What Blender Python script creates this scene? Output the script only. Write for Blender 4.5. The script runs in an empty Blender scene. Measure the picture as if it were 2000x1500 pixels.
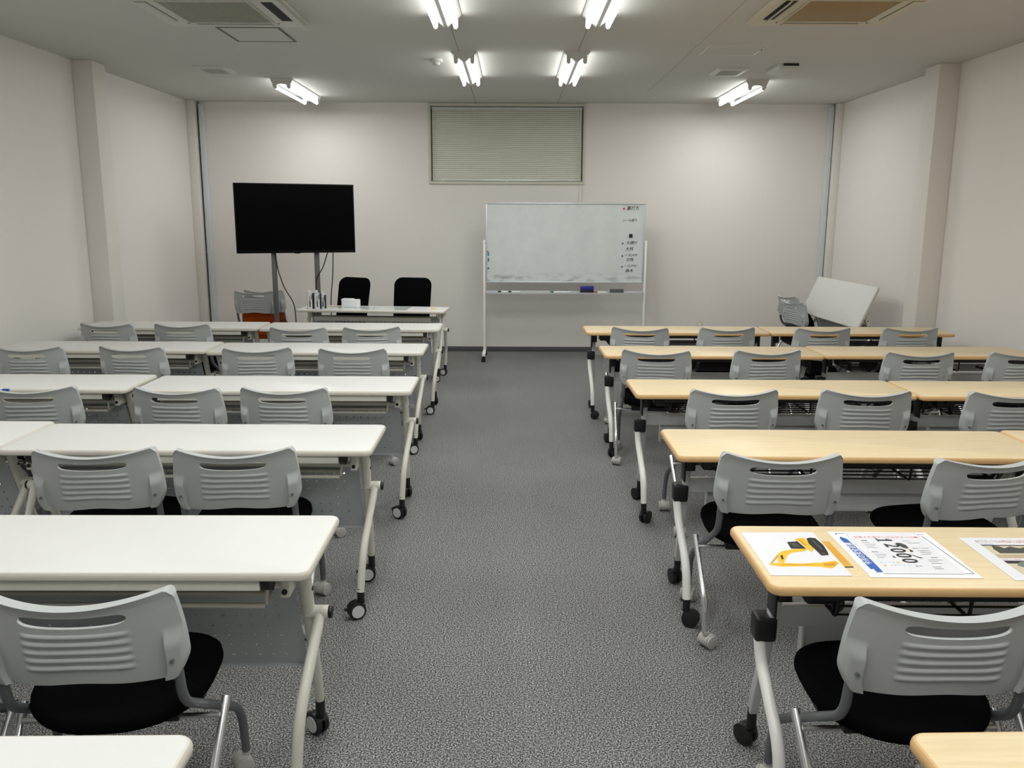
import bpy, bmesh, math, random
from mathutils import Vector, Matrix
S = bpy.context.scene
COL = S.collection
R = math.radians
random.seed(7)

# ------------------------------------------------------------------ camera, world, exposure
cam_d = bpy.data.cameras.new('camera'); cam = bpy.data.objects.new('camera', cam_d); COL.objects.link(cam)
cam_d.sensor_width = 36.0; cam_d.lens = 29.844; cam_d.clip_start = 0.05
cam.matrix_world = (Matrix.Translation((0, 0, 1.6446)) @ Matrix.Rotation(0.00065, 4, 'Z') @
                    Matrix.Rotation(math.pi/2 - 0.19522, 4, 'X') @ Matrix.Rotation(0.0046, 4, 'Z'))
S.camera = cam
w = bpy.data.worlds.new('world'); S.world = w; w.use_nodes = True
w.node_tree.nodes['Background'].inputs[0].default_value = (0.01, 0.01, 0.011, 1)
w.node_tree.nodes['Background'].inputs[1].default_value = 0.2
S.view_settings.view_transform = 'Standard'; S.view_settings.look = 'None'
S.view_settings.gamma = 1.0; S.view_settings.exposure = 0.0
S.view_settings.use_curve_mapping = False
TUBE, DOWN = 10.0, 6.7  # glow of the fluorescent tubes; watts each sends straight down

XL, XR, YB, YF, CEIL = -3.81, 3.83, 10.41, -2.6, 2.947

# ------------------------------------------------------------------ materials
def lin(c):
    c = c/255.0
    return c/12.92 if c <= 0.04045 else ((c+0.055)/1.055)**2.4
def rgb(r, g, b): return (lin(r), lin(g), lin(b), 1)
def mat(name, col, rough=0.5, metal=0.0, spec=0.5, emit=None, noise=None, bump=None):
    m = bpy.data.materials.new(name); m.use_nodes = True
    nt = m.node_tree; b = nt.nodes['Principled BSDF']
    b.inputs['Base Color'].default_value = rgb(*col)
    b.inputs['Roughness'].default_value = rough
    b.inputs['Metallic'].default_value = metal
    b.inputs['Specular IOR Level'].default_value = spec
    if emit:
        b.inputs['Emission Color'].default_value = (emit[0], emit[1], emit[2], 1)
        b.inputs['Emission Strength'].default_value = emit[3]
    tc = nt.nodes.new('ShaderNodeTexCoord')
    if noise:                       # (scale, amount): faint mottling of the base colour
        n = nt.nodes.new('ShaderNodeTexNoise'); n.inputs['Scale'].default_value = noise[0]; n.inputs['Detail'].default_value = 4
        nt.links.new(tc.outputs['Object'], n.inputs['Vector'])
        mx = nt.nodes.new('ShaderNodeMix'); mx.data_type = 'RGBA'
        c = rgb(*col); d = noise[1]
        mx.inputs[6].default_value = (c[0]*(1-d), c[1]*(1-d), c[2]*(1-d), 1)
        mx.inputs[7].default_value = (min(1, c[0]*(1+d)), min(1, c[1]*(1+d)), min(1, c[2]*(1+d)), 1)
        nt.links.new(n.outputs['Fac'], mx.inputs[0]); nt.links.new(mx.outputs[2], b.inputs['Base Color'])
    if bump:                        # (scale, strength, distance)
        n = nt.nodes.new('ShaderNodeTexNoise'); n.inputs['Scale'].default_value = bump[0]; n.inputs['Detail'].default_value = 3
        nt.links.new(tc.outputs['Object'], n.inputs['Vector'])
        bp = nt.nodes.new('ShaderNodeBump'); bp.inputs['Strength'].default_value = bump[1]; bp.inputs['Distance'].default_value = bump[2]
        nt.links.new(n.outputs['Fac'], bp.inputs['Height']); nt.links.new(bp.outputs['Normal'], b.inputs['Normal'])
    return m

M = {}
M['wall'] = mat('wallpaper', (236, 231, 226), 0.85, spec=0.2, noise=(60, 0.02), bump=(220, 0.25, 0.002))
M['column'] = mat('column_wallpaper', (232, 227, 220), 0.85, spec=0.2, noise=(60, 0.02), bump=(220, 0.25, 0.002))
M['ceiling'] = mat('ceiling_paper', (211, 209, 204), 0.9, spec=0.2, noise=(50, 0.02), bump=(150, 0.2, 0.002))
M['base'] = mat('baseboard_vinyl', (84, 85, 88), 0.6)
M['seam'] = mat('ceiling_joint', (120, 119, 115), 0.9)
M['whitetop'] = mat('white_melamine', (223, 223, 220), 0.42, spec=0.35, noise=(35, 0.012))
M['whiteedge'] = mat('white_edge_band', (212, 207, 196), 0.45)
M['cream'] = mat('cream_painted_steel', (226, 224, 212), 0.32)
M['beige'] = mat('beige_tray_steel', (214, 210, 198), 0.5)
M['panelgrey'] = mat('grey_perforated_steel', (188, 193, 196), 0.5)
M['silver'] = mat('silver_painted_steel', (214, 216, 214), 0.38, metal=0.1)
M['offwhite'] = mat('white_painted_steel', (244, 244, 240), 0.3)
M['black'] = mat('black_plastic', (22, 22, 23), 0.45)
M['blackwire'] = mat('black_wire', (18, 18, 19), 0.5)
M['hub'] = mat('grey_wheel_disc', (206, 208, 206), 0.5)
M['shell'] = mat('grey_plastic_shell', (184, 187, 186), 0.5, spec=0.4, bump=(400, 0.15, 0.0006))
M['fabric'] = mat('black_mesh_fabric', (9, 9, 10), 1.0, spec=0.05, noise=(300, 0.3), bump=(500, 0.3, 0.001))
M['orange'] = mat('orange_fabric', (160, 74, 10), 0.95, spec=0.1, noise=(250, 0.12), bump=(400, 0.3, 0.001))
M['steelgrey'] = mat('dark_grey_steel', (118, 121, 124), 0.35, metal=0.4)
M['chrome'] = mat('chrome_tube', (222, 223, 224), 0.25, metal=0.9)
M['castergrey'] = mat('grey_caster_plastic', (186, 184, 180), 0.5)
M['tv'] = mat('black_bezel', (5, 5, 6), 0.4, spec=.2)
M['screen'] = mat('dark_screen', (2, 2, 3), 0.25, spec=0.06)
M['postgrey'] = mat('grey_stand_steel', (108, 108, 109), 0.4, metal=0.3)
M['alu'] = mat('aluminium_frame', (206, 210, 212), 0.35, metal=0.4)
M['frame'] = mat('window_frame', (212, 210, 193), 0.5)
M['slat'] = mat('blind_slat', (230, 230, 217), 0.5)
M['glass'] = mat('night_window_glass', (14, 16, 18), 0.05)
M['gap'] = mat('dark_gap', (24, 24, 24), 0.7)
M['pipe'] = mat('white_pipe_plastic', (216, 220, 224), 0.45)
M['lamp'] = mat('white_lamp_enamel', (208, 208, 204), 0.45)
M['tube'] = mat('lit_fluorescent_tube', (255, 255, 255), 0.4, emit=(0.97, 1.0, 0.97, TUBE))
M['acwhite'] = mat('air_conditioner_white', (206, 204, 196), 0.5)
M['actan'] = mat('tan_filter_panel', (158, 132, 88), 0.65, noise=(20, 0.04))
M['accream'] = mat('yellowed_plastic', (206, 196, 172), 0.5)
M['grillebar'] = mat('grille_slat', (196, 192, 182), 0.5)
M['grillegap'] = mat('grille_gap', (26, 25, 24), 0.8)
M['ventgap'] = mat('vent_gap', (120, 117, 110), 0.8)
M['paper'] = mat('white_paper', (242, 242, 246), 0.35, spec=0.4)
M['paperB'] = mat('laminated_paper', (238, 238, 244), 0.25, spec=0.5)
M['ink'] = mat('black_ink', (14, 12, 14), 0.6)
M['inkgrey'] = mat('grey_ink', (130, 130, 134), 0.6)
M['inkblue'] = mat('blue_ink', (40, 96, 182), 0.5)
M['inknavy'] = mat('navy_ink', (44, 44, 110), 0.5)
M['inkred'] = mat('red_ink', (226, 92, 80), 0.5)
M['inkteal'] = mat('teal_ink', (120, 190, 190), 0.5)
M['inkyellow'] = mat('yellow_ink', (238, 188, 40), 0.5)
M['inkgold'] = mat('dark_yellow_ink', (206, 148, 20), 0.5)
M['inkcream'] = mat('pale_photo_ink', (206, 198, 168), 0.5)
M['inksand'] = mat('sand_photo_ink', (188, 168, 140), 0.5)
M['inkdark'] = mat('dark_photo_ink', (62, 62, 56), 0.5)
M['inksage'] = mat('sage_photo_ink', (108, 118, 112), 0.5)
M['inkskin'] = mat('skin_tone_ink', (240, 212, 180), 0.5)
M['yellowcard'] = mat('ochre_card', (222, 166, 58), 0.5)
M['bluetape'] = mat('blue_tape', (38, 92, 190), 0.5)
M['blueplastic'] = mat('blue_plastic', (38, 44, 140), 0.45)
M['greyfelt'] = mat('grey_felt', (96, 98, 100), 0.9)
M['redplastic'] = mat('red_plastic', (200, 40, 44), 0.4)
M['greenplastic'] = mat('green_plastic', (20, 110, 70), 0.4)
M['tealmagnet'] = mat('teal_magnet', (62, 122, 146), 0.4)
M['mat'] = mat('pale_desk_mat', (226, 234, 229), 0.12, spec=0.6)
M['yellow'] = mat('yellow_note', (240, 214, 90), 0.7)

def wood():
    m = mat('maple_laminate', (236, 212, 168), 0.36, spec=0.35)
    nt = m.node_tree; b = nt.nodes['Principled BSDF']
    tc = nt.nodes.new('ShaderNodeTexCoord'); mp = nt.nodes.new('ShaderNodeMapping')
    mp.inputs['Scale'].default_value = (1.6, 26, 26)
    n = nt.nodes.new('ShaderNodeTexNoise'); n.inputs['Scale'].default_value = 3.0; n.inputs['Detail'].default_value = 7; n.inputs['Roughness'].default_value = 0.6
    cr = nt.nodes.new('ShaderNodeValToRGB')
    cr.color_ramp.elements[0].position = 0.3; cr.color_ramp.elements[0].color = rgb(226, 203, 162)
    cr.color_ramp.elements[1].position = 0.7; cr.color_ramp.elements[1].color = rgb(237, 218, 181)
    nt.links.new(tc.outputs['Object'], mp.inputs['Vector']); nt.links.new(mp.outputs['Vector'], n.inputs['Vector'])
    nt.links.new(n.outputs['Fac'], cr.inputs['Fac']); nt.links.new(cr.outputs['Color'], b.inputs['Base Color'])
    return m
M['wood'] = wood()
M['woodedge'] = mat('maple_edge_band', (216, 176, 122), 0.4, noise=(40, 0.05))

def carpet():
    m = mat('carpet_tile', (100, 100, 100), 1.0, spec=0.05)
    nt = m.node_tree; b = nt.nodes['Principled BSDF']
    tc = nt.nodes.new('ShaderNodeTexCoord')
    n = nt.nodes.new('ShaderNodeTexNoise'); n.inputs['Scale'].default_value = 185; n.inputs['Detail'].default_value = 3; n.inputs['Roughness'].default_value = 0.75
    n2 = nt.nodes.new('ShaderNodeTexNoise'); n2.inputs['Scale'].default_value = 1.2; n2.inputs['Detail'].default_value = 2
    cr = nt.nodes.new('ShaderNodeValToRGB'); e = cr.color_ramp.elements
    e[0].position = 0.40; e[0].color = rgb(44, 44, 45); e[1].position = 0.62; e[1].color = rgb(212, 212, 209)
    x = e.new(0.5); x.color = rgb(115, 115, 115)
    mx = nt.nodes.new('ShaderNodeMix'); mx.data_type = 'RGBA'; mx.blend_type = 'MULTIPLY'; mx.inputs[0].default_value = 0.25
    nt.links.new(tc.outputs['Object'], n.inputs['Vector']); nt.links.new(tc.outputs['Object'], n2.inputs['Vector'])
    nt.links.new(n.outputs['Fac'], cr.inputs['Fac']); nt.links.new(cr.outputs['Color'], mx.inputs[6]); nt.links.new(n2.outputs['Fac'], mx.inputs[7])
    nt.links.new(mx.outputs[2], b.inputs['Base Color'])
    bp = nt.nodes.new('ShaderNodeBump'); bp.inputs['Strength'].default_value = 0.7; bp.inputs['Distance'].default_value = 0.004
    nt.links.new(n.outputs['Fac'], bp.inputs['Height']); nt.links.new(bp.outputs['Normal'], b.inputs['Normal'])
    return m
M['carpet'] = carpet()

def boardsurface():
    m = mat('whiteboard_surface', (206, 214, 212), 0.3, spec=0.4)
    nt = m.node_tree; b = nt.nodes['Principled BSDF']
    tc = nt.nodes.new('ShaderNodeTexCoord')
    n = nt.nodes.new('ShaderNodeTexNoise'); n.inputs['Scale'].default_value = 3.2; n.inputs['Detail'].default_value = 6; n.inputs['Roughness'].default_value = 0.65
    cr = nt.nodes.new('ShaderNodeValToRGB')
    cr.color_ramp.elements[0].position = 0.3; cr.color_ramp.elements[0].color = rgb(212, 220, 218)
    cr.color_ramp.elements[1].position = 0.7; cr.color_ramp.elements[1].color = rgb(225, 232, 230)
    nt.links.new(tc.outputs['Object'], n.inputs['Vector']); nt.links.new(n.outputs['Fac'], cr.inputs['Fac'])
    # marker smudges left along the lower edge (dirt)
    sp = nt.nodes.new('ShaderNodeSeparateXYZ'); nt.links.new(tc.outputs['Object'], sp.inputs[0])
    mr = nt.nodes.new('ShaderNodeMapRange'); mr.inputs[1].default_value = 0.92; mr.inputs[2].default_value = 1.02; mr.inputs[3].default_value = 1; mr.inputs[4].default_value = 0
    nt.links.new(sp.outputs[2], mr.inputs[0])
    mp = nt.nodes.new('ShaderNodeMapping'); mp.inputs['Scale'].default_value = (5, 5, 14)
    n2 = nt.nodes.new('ShaderNodeTexNoise'); n2.inputs['Scale'].default_value = 1.3; n2.inputs['Detail'].default_value = 5
    nt.links.new(tc.outputs['Object'], mp.inputs['Vector']); nt.links.new(mp.outputs['Vector'], n2.inputs['Vector'])
    m2 = nt.nodes.new('ShaderNodeMapRange'); m2.inputs[1].default_value = 0.48; m2.inputs[2].default_value = 0.68
    nt.links.new(n2.outputs['Fac'], m2.inputs[0])
    mul = nt.nodes.new('ShaderNodeMath'); mul.operation = 'MULTIPLY'; nt.links.new(mr.outputs[0], mul.inputs[0]); nt.links.new(m2.outputs[0], mul.inputs[1])
    mx = nt.nodes.new('ShaderNodeMix'); mx.data_type = 'RGBA'; mx.inputs[7].default_value = rgb(150, 156, 156)
    nt.links.new(mul.outputs[0], mx.inputs[0]); nt.links.new(cr.outputs['Color'], mx.inputs[6]); nt.links.new(mx.outputs[2], b.inputs['Base Color'])
    return m
M['board'] = boardsurface()

# ------------------------------------------------------------------ mesh building helpers
def fillet(pts, rad, n=6):
    pts = [Vector(p) for p in pts]; out = [pts[0]]
    for i in range(1, len(pts)-1):
        a, b, c = pts[i-1], pts[i], pts[i+1]
        d1 = (a-b); d2 = (c-b); r = min(rad, d1.length*0.45, d2.length*0.45)
        p, q = b + d1.normalized()*r, b + d2.normalized()*r
        for k in range(n+1):
            t = k/n; out.append(p*(1-t)**2 + b*2*t*(1-t) + q*t*t)
    out.append(pts[-1]); return out
class MB:
    def __init__(s): s.v = []; s.f = []; s.m = []
    def face(s, idx, m=0): s.f.append(tuple(idx)); s.m.append(m)
    def box(s, x0, x1, y0, y1, z0, z1, m=0, T=None):
        o = len(s.v)
        for p in ((x0,y0,z0),(x1,y0,z0),(x1,y1,z0),(x0,y1,z0),(x0,y0,z1),(x1,y0,z1),(x1,y1,z1),(x0,y1,z1)):
            p = Vector(p); s.v.append(tuple(T @ p) if T else tuple(p))
        for q in ((3,2,1,0),(4,5,6,7),(0,1,5,4),(1,2,6,5),(2,3,7,6),(3,0,4,7)): s.face([o+i for i in q], m)
        return s
    def tube(s, pts, r, seg=12, m=0, cap=True, flat=1.0):
        pts = [Vector(p) for p in pts]; n = len(pts); o = len(s.v)
        rs = r if isinstance(r, (list, tuple)) else [r]*n
        t = (pts[1]-pts[0]).normalized()
        u = t.cross(Vector((1, 0, 0)) if abs(t.x) < 0.9 else Vector((0, 1, 0))).normalized()
        for i, p in enumerate(pts):
            tn = (pts[min(i+1, n-1)]-pts[max(i-1, 0)]).normalized()
            u = (u - tn*u.dot(tn)).normalized(); w_ = tn.cross(u)
            for k in range(seg):
                a = 2*math.pi*k/seg
                s.v.append(tuple(p + u*math.cos(a)*rs[i]*flat + w_*math.sin(a)*rs[i]))
        for i in range(n-1):
            for k in range(seg):
                k2 = (k+1) % seg
                s.face((o+i*seg+k, o+i*seg+k2, o+(i+1)*seg+k2, o+(i+1)*seg+k), m)
        if cap:
            s.face([o+k for k in range(seg)][::-1], m); s.face([o+(n-1)*seg+k for k in range(seg)], m)
        return s
    def rod(s, a, b, r, seg=12, m=0): return s.tube([a, b], r, seg, m)
    def disc(s, c, axis, r, h, seg=20, m=0, bev=0.0):       # short cylinder centred on c with eased rims
        c = Vector(c); a = Vector(axis).normalized()
        if bev: return s.tube([c-a*h/2, c-a*(h/2-bev*0.3), c-a*(h/2-bev), c+a*(h/2-bev), c+a*(h/2-bev*0.3), c+a*h/2], [r-bev, r-bev*0.3, r, r, r-bev*0.3, r-bev], seg, m)
        return s.tube([c-a*h/2, c+a*h/2], r, seg, m)
    def loops(s, rings, m=0, mats=None, cap0=True, cap1=True, mcap0=None, mcap1=None):
        o = len(s.v); n = len(rings[0])
        for r_ in rings: s.v += [tuple(p) for p in r_]
        for i in range(len(rings)-1):
            for k in range(n):
                k2 = (k+1) % n
                s.face((o+i*n+k, o+i*n+k2, o+(i+1)*n+k2, o+(i+1)*n+k), mats[i] if mats else m)
        if cap0: s.face([o+k for k in range(n)][::-1], m if mcap0 is None else mcap0)
        if cap1: s.face([o+(len(rings)-1)*n+k for k in range(n)], m if mcap1 is None else mcap1)
        return s
    def poly(s, pts, m=0):
        o = len(s.v); s.v += [tuple(p) for p in pts]; s.face(range(o, o+len(pts)), m); return s
    def prism(s, pts2, z0, z1, m=0, T=None):
        a = [Vector((p[0], p[1], z0)) for p in pts2]; b = [Vector((p[0], p[1], z1)) for p in pts2]
        if T: a = [T @ p for p in a]; b = [T @ p for p in b]
        return s.loops([a, b], m)
    def text(s, body, origin, xd, yd, size, m=0, align='LEFT', shear=0.0, lift=0.0, bold=0.0):
        vs, fs = text_geo(body, align, shear, bold); o = len(s.v)
        O, X, Y = Vector(origin), Vector(xd), Vector(yd); N = X.cross(Y)
        for p in vs: s.v.append(tuple(O + X*p[0]*size + Y*p[1]*size + N*lift))
        for f in fs: s.face([o+i for i in f], m)
        return s
    def build(s, name, mats, parent=None, loc=None, smooth=35, bevel=0.0, bseg=2):
        me = bpy.data.meshes.new(name); me.from_pydata(s.v, [], s.f)
        if not isinstance(mats, (list, tuple)): mats = [mats]
        for k in mats: me.materials.append(M[k])
        me.polygons.foreach_set('material_index', s.m)
        bm = bmesh.new(); bm.from_mesh(me)
        bmesh.ops.recalc_face_normals(bm, faces=bm.faces)
        if bevel:
            es = [e for e in bm.edges if len(e.link_faces) == 2 and e.calc_face_angle(0) > R(40)]
            bmesh.ops.bevel(bm, geom=es, offset=bevel, segments=bseg, profile=0.5, affect='EDGES', clamp_overlap=True)
        bm.to_mesh(me); bm.free()
        if smooth:
            me.polygons.foreach_set('use_smooth', [len(q.vertices) < 13 for q in me.polygons]); me.set_sharp_from_angle(angle=R(smooth))
        me.update()
        o = bpy.data.objects.new(name, me); COL.objects.link(o)
        if parent is not None: o.parent = parent
        if loc is not None: o.location = loc
        return o
_tc = {}
def text_geo(body, align, shear, bold=0.0):
    k = (body, align, shear, bold)
    if k in _tc: return _tc[k]
    c = bpy.data.curves.new('t', 'FONT'); c.body = body; c.size = 1.0; c.align_x = align; c.align_y = 'CENTER'; c.shear = shear; c.resolution_u = 3; c.offset = bold
    ob = bpy.data.objects.new('t', c); COL.objects.link(ob)
    dg = bpy.context.evaluated_depsgraph_get(); me = bpy.data.meshes.new_from_object(ob.evaluated_get(dg))
    r = ([tuple(v.co) for v in me.vertices], [tuple(p.vertices) for p in me.polygons])
    bpy.data.objects.remove(ob); bpy.data.curves.remove(c); bpy.data.meshes.remove(me)
    _tc[k] = r; return r

def tag(o, label, cat, group=None):
    o['label'] = label; o['category'] = cat
    if group: o['group'] = group
    return o
def thing(name, label, cat, loc=(0, 0, 0), rz=0.0, group=None):
    o = bpy.data.objects.new(name, None); COL.objects.link(o); o.empty_display_size = 0.1
    o.location = loc; o.rotation_euler = (0, 0, rz); return tag(o, label, cat, group)
def struct(o): o['kind'] = 'structure'; return o
def dup(src, parent=None):
    c = src.copy(); COL.objects.link(c)
    if parent is not None: c.parent = parent
    for ch in list(src.children): dup(ch, c)
    return c
def place(src, first, loc, rz, label, group=None):
    o = src if first else dup(src)
    o.location = loc; o.rotation_euler = (0, 0, rz); o['label'] = label
    if group: o['group'] = group
    for ch in o.children:
        if ch.name.startswith('caster'): ch.rotation_euler.z = ch.get('yaw0', 0.0) + random.uniform(-1, 1)*0.7
    return o
def rrect(x0, x1, y0, y1, r, n=6):
    out = []
    for cx, cy, a0 in ((x1-r, y1-r, 0), (x0+r, y1-r, 90), (x0+r, y0+r, 180), (x1-r, y0+r, 270)):
        for k in range(n+1):
            a = R(a0 + 90*k/n); out.append((cx + r*math.cos(a), cy + r*math.sin(a)))
    return out

# ------------------------------------------------------------------ the room
b = MB(); b.box(XL-.1, XR+.1, YF-.1, YB+.1, -.1, 0); struct(b.build('floor', 'carpet'))
b = MB(); b.box(XL-.1, XR+.1, YF-.1, YB+.1, CEIL, CEIL+.1); struct(b.build('ceiling', 'ceiling'))
WX0, WX1, WZ0, WZ1 = -0.985, 0.825, 2.045, 2.915            # window opening
b = MB()
b.box(XL-.1, WX0, YB, YB+.12, 0, CEIL); b.box(WX1, XR+.1, YB, YB+.12, 0, CEIL)
b.box(WX0, WX1, YB, YB+.12, 0, WZ0); b.box(WX0, WX1, YB, YB+.12, WZ1, CEIL)
struct(b.build('wall_back', 'wall'))
b = MB(); b.box(XL-.1, XL, YF, YB, 0, CEIL); struct(b.build('wall_left', 'wall'))
b = MB(); b.box(XR, XR+.1, YF, YB, 0, CEIL); struct(b.build('wall_right', 'wall'))
b = MB(); b.box(XL-.1, XR+.1, YF-.1, YF, 0, CEIL); struct(b.build('wall_front', 'wall'))
b = MB(); b.box(XL, -3.63, 7.69, 7.93, 0, CEIL); struct(b.build('wall_column_left', 'column', bevel=.006))
b = MB(); b.box(3.645, XR, 7.66, 7.92, 0, CEIL); struct(b.build('wall_column_right', 'column', bevel=.006))
b = MB(); b.box(XL, -3.72, 10.28, YB, 0, CEIL); struct(b.build('wall_corner_left', 'column', bevel=.004))
b = MB(); b.box(3.76, XR, 10.28, YB, 0, CEIL); struct(b.build('wall_corner_right', 'column', bevel=.004))
b = MB(); b.box(-3.72, 3.76, YB-.012, YB, 0, .06); struct(b.build('baseboard_back', 'base', bevel=.002))
b = MB(); b.box(XL, XL+.012, YF, 7.69, 0, .06); b.box(XL, XL+.012, 7.93, 10.28, 0, .06); b.box(XL, -3.618, 7.678, 7.69, 0, .06); b.box(-3.63, -3.618, 7.69, 7.93, 0, .06); struct(b.build('baseboard_left', 'base'))
b = MB(); b.box(XR-.012, XR, YF, 7.66, 0, .06); b.box(XR-.012, XR, 7.92, 10.28, 0, .06); b.box(3.633, XR, 7.648, 7.66, 0, .06); b.box(3.633, 3.645, 7.66, 7.92, 0, .06); struct(b.build('baseboard_right', 'base'))
for i, x in enumerate((-.445, .515)):                         # board joints in the ceiling, running along the room
    b = MB(); b.box(x-.0018, x+.0018, YF, YB, CEIL-.0012, CEIL+.002); struct(b.build('trim_%d' % (i+1), 'seam', smooth=0))
for i, x in enumerate((1.42,)):
    b = MB(); b.box(x-.0008, x+.0008, 3, 9.5, CEIL-.0008, CEIL+.002); struct(b.build('trim_%d' % (i+3), 'seam', smooth=0))

# window with frame and pane
b = MB()
fr = .045
b.box(WX0-.025, WX1+.025, YB-.018, YB+.02, WZ1, WZ1+.026); b.box(WX0-.025, WX1+.025, YB-.022, YB+.02, WZ0-.028, WZ0)
b.box(WX0-.025, WX0, YB-.018, YB+.02, WZ0, WZ1); b.box(WX1, WX1+.025, YB-.018, YB+.02, WZ0, WZ1)
b.box(WX0, WX0+.006, YB, YB+.12, WZ0, WZ1); b.box(WX1-.006, WX1, YB, YB+.12, WZ0, WZ1); b.box(WX0, WX1, YB, YB+.12, WZ0, WZ0+.006); b.box(WX0, WX1, YB, YB+.12, WZ1-.006, WZ1)
win = struct(b.build('window_1', 'frame', bevel=.002))
b = MB(); b.box(WX0+.006, WX1-.006, YB+.10, YB+.108, WZ0+.006, WZ1-.006); b.build('pane', 'glass', win)
b = MB()
for q in ((WX0+.006, WX0+.05, WZ0, WZ1), (WX1-.05, WX1-.006, WZ0, WZ1), (WX0, WX1, WZ0+.006, WZ0+.05), (WX0, WX1, WZ1-.06, WZ1-.006)): b.box(q[0], q[1], YB+.052, YB+.085, q[2], q[3])
b.build('sash', 'gap', win)
bl = thing('venetian_blind', 'closed grey-beige venetian blind in the high window above the whiteboard', 'blind', (-.08, YB+.03, WZ0))
bx0, bx1, bh = WX0+.014+.08, WX1-.014+.08, WZ1-WZ0
b = MB(); b.box(bx0, bx1, -.014, .014, bh-.036, bh-.012); b.build('headrail', 'alu', bl, bevel=.002)
b = MB(); n = 36
for k in range(n):
    z = .036 + (bh-.036-.044)*k/(n-1)
    T = Matrix.Translation((0, 0, z)) @ Matrix.Rotation(R(62), 4, 'X')
    ring = []
    for j in range(5):
        t = -1 + j*.5; ring.append((t*.0135, .0022*(1-t*t)))
    o = len(b.v)
    for x in (bx0+.004, bx1-.004):
        for (yy, zz) in ring: b.v.append(tuple(T @ Vector((x, yy, zz))))
        for (yy, zz) in ring[::-1]: b.v.append(tuple(T @ Vector((x, yy, zz-.0006))))
    for j in range(10):
        j2 = (j+1) % 10; b.face((o+j, o+j2, o+10+j2, o+10+j))
    b.face([o+j for j in range(10)][::-1]); b.face([o+10+j for j in range(10)])
b.build('slats', 'slat', bl, smooth=50)
b = MB(); b.box(bx0, bx1, -.012, .010, .010, .026); b.build('bottom_rail', 'alu', bl, bevel=.002)
b = MB()
for x in (-.76, -.38, 0, .38, .76): b.rod((x, -.0145, .02), (x, -.0145, bh-.03), .0012, 6)
for x in (-.76, 0, .76): b.box(x-.012, x+.012, -.016, -.012, .008, .016)
b.build('ladder_cord', 'slat', bl)
b = MB(); b.rod((.872, -.022, .02), (.866, -.022, bh-.04), .004, 8); b.build('tilt_wand', 'offwhite', bl)
b = MB(); b.rod((.838, -.022, .49), (.840, -.022, bh-.04), .0018, 6); b.disc((.838, -.022, .48), (0, 0, 1), .006, .03, 10); b.build('pull_cord', 'offwhite', bl)

b = MB(); b.box(.788, .812, YB-.012, YB, .9, WZ0-.028); tag(b.build('cable_conduit', 'wall', bevel=.003), 'thin white cable conduit running down the wall from the window corner', 'conduit')
b = MB(); b.box(.822, .836, YB-.010, YB, .9, WZ0-.028); tag(b.build('cable_conduit', 'wall', bevel=.003), 'narrower white cable strip at the right of the thin wall conduit', 'conduit')
def pipe(x, s, label):
    t = thing('vertical_pipe', label, 'pipe', (x, YB, 0))
    b = MB(); b.box(-.03, .03, -.05, 0, 0, CEIL-.03); b.build('pipe_cover', 'pipe', t, bevel=.008, bseg=3)
    b = MB(); b.tube(fillet([(s*.042, -.012, 0), (s*.042, -.012, CEIL-.22), (s*.045, -.014, CEIL-.12), (s*.034, -.02, CEIL-.001)], .06), .005, 8); b.build('cable', 'gap', t)  # thin dark strip standing in for the shadow gap beside the pipe cover
    b = MB(); b.box(-.033, .033, -.053, 0, 2.35, 2.36); b.box(-.033, .033, -.053, 0, 1.2, 1.21); b.build('clip', 'pipe', t)
pipe(-3.667, -1, 'pale vertical pipe cover in the left back corner of the room')
pipe(3.722, 1, 'pale vertical pipe cover in the right back corner of the room')
t = thing('wall_outlet', 'small beige wall outlet above the first wooden row, on the back wall', 'outlet', (2.30, YB, .33))
b = MB(); b.box(-.036, .036, -.008, 0, -.06, .06); b.build('cover_plate', 'frame', t, bevel=.003)
b = MB(); b.box(-.018, .018, -.011, -.007, -.04, .04); b.build('socket', 'slat', t, bevel=.001)

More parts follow.
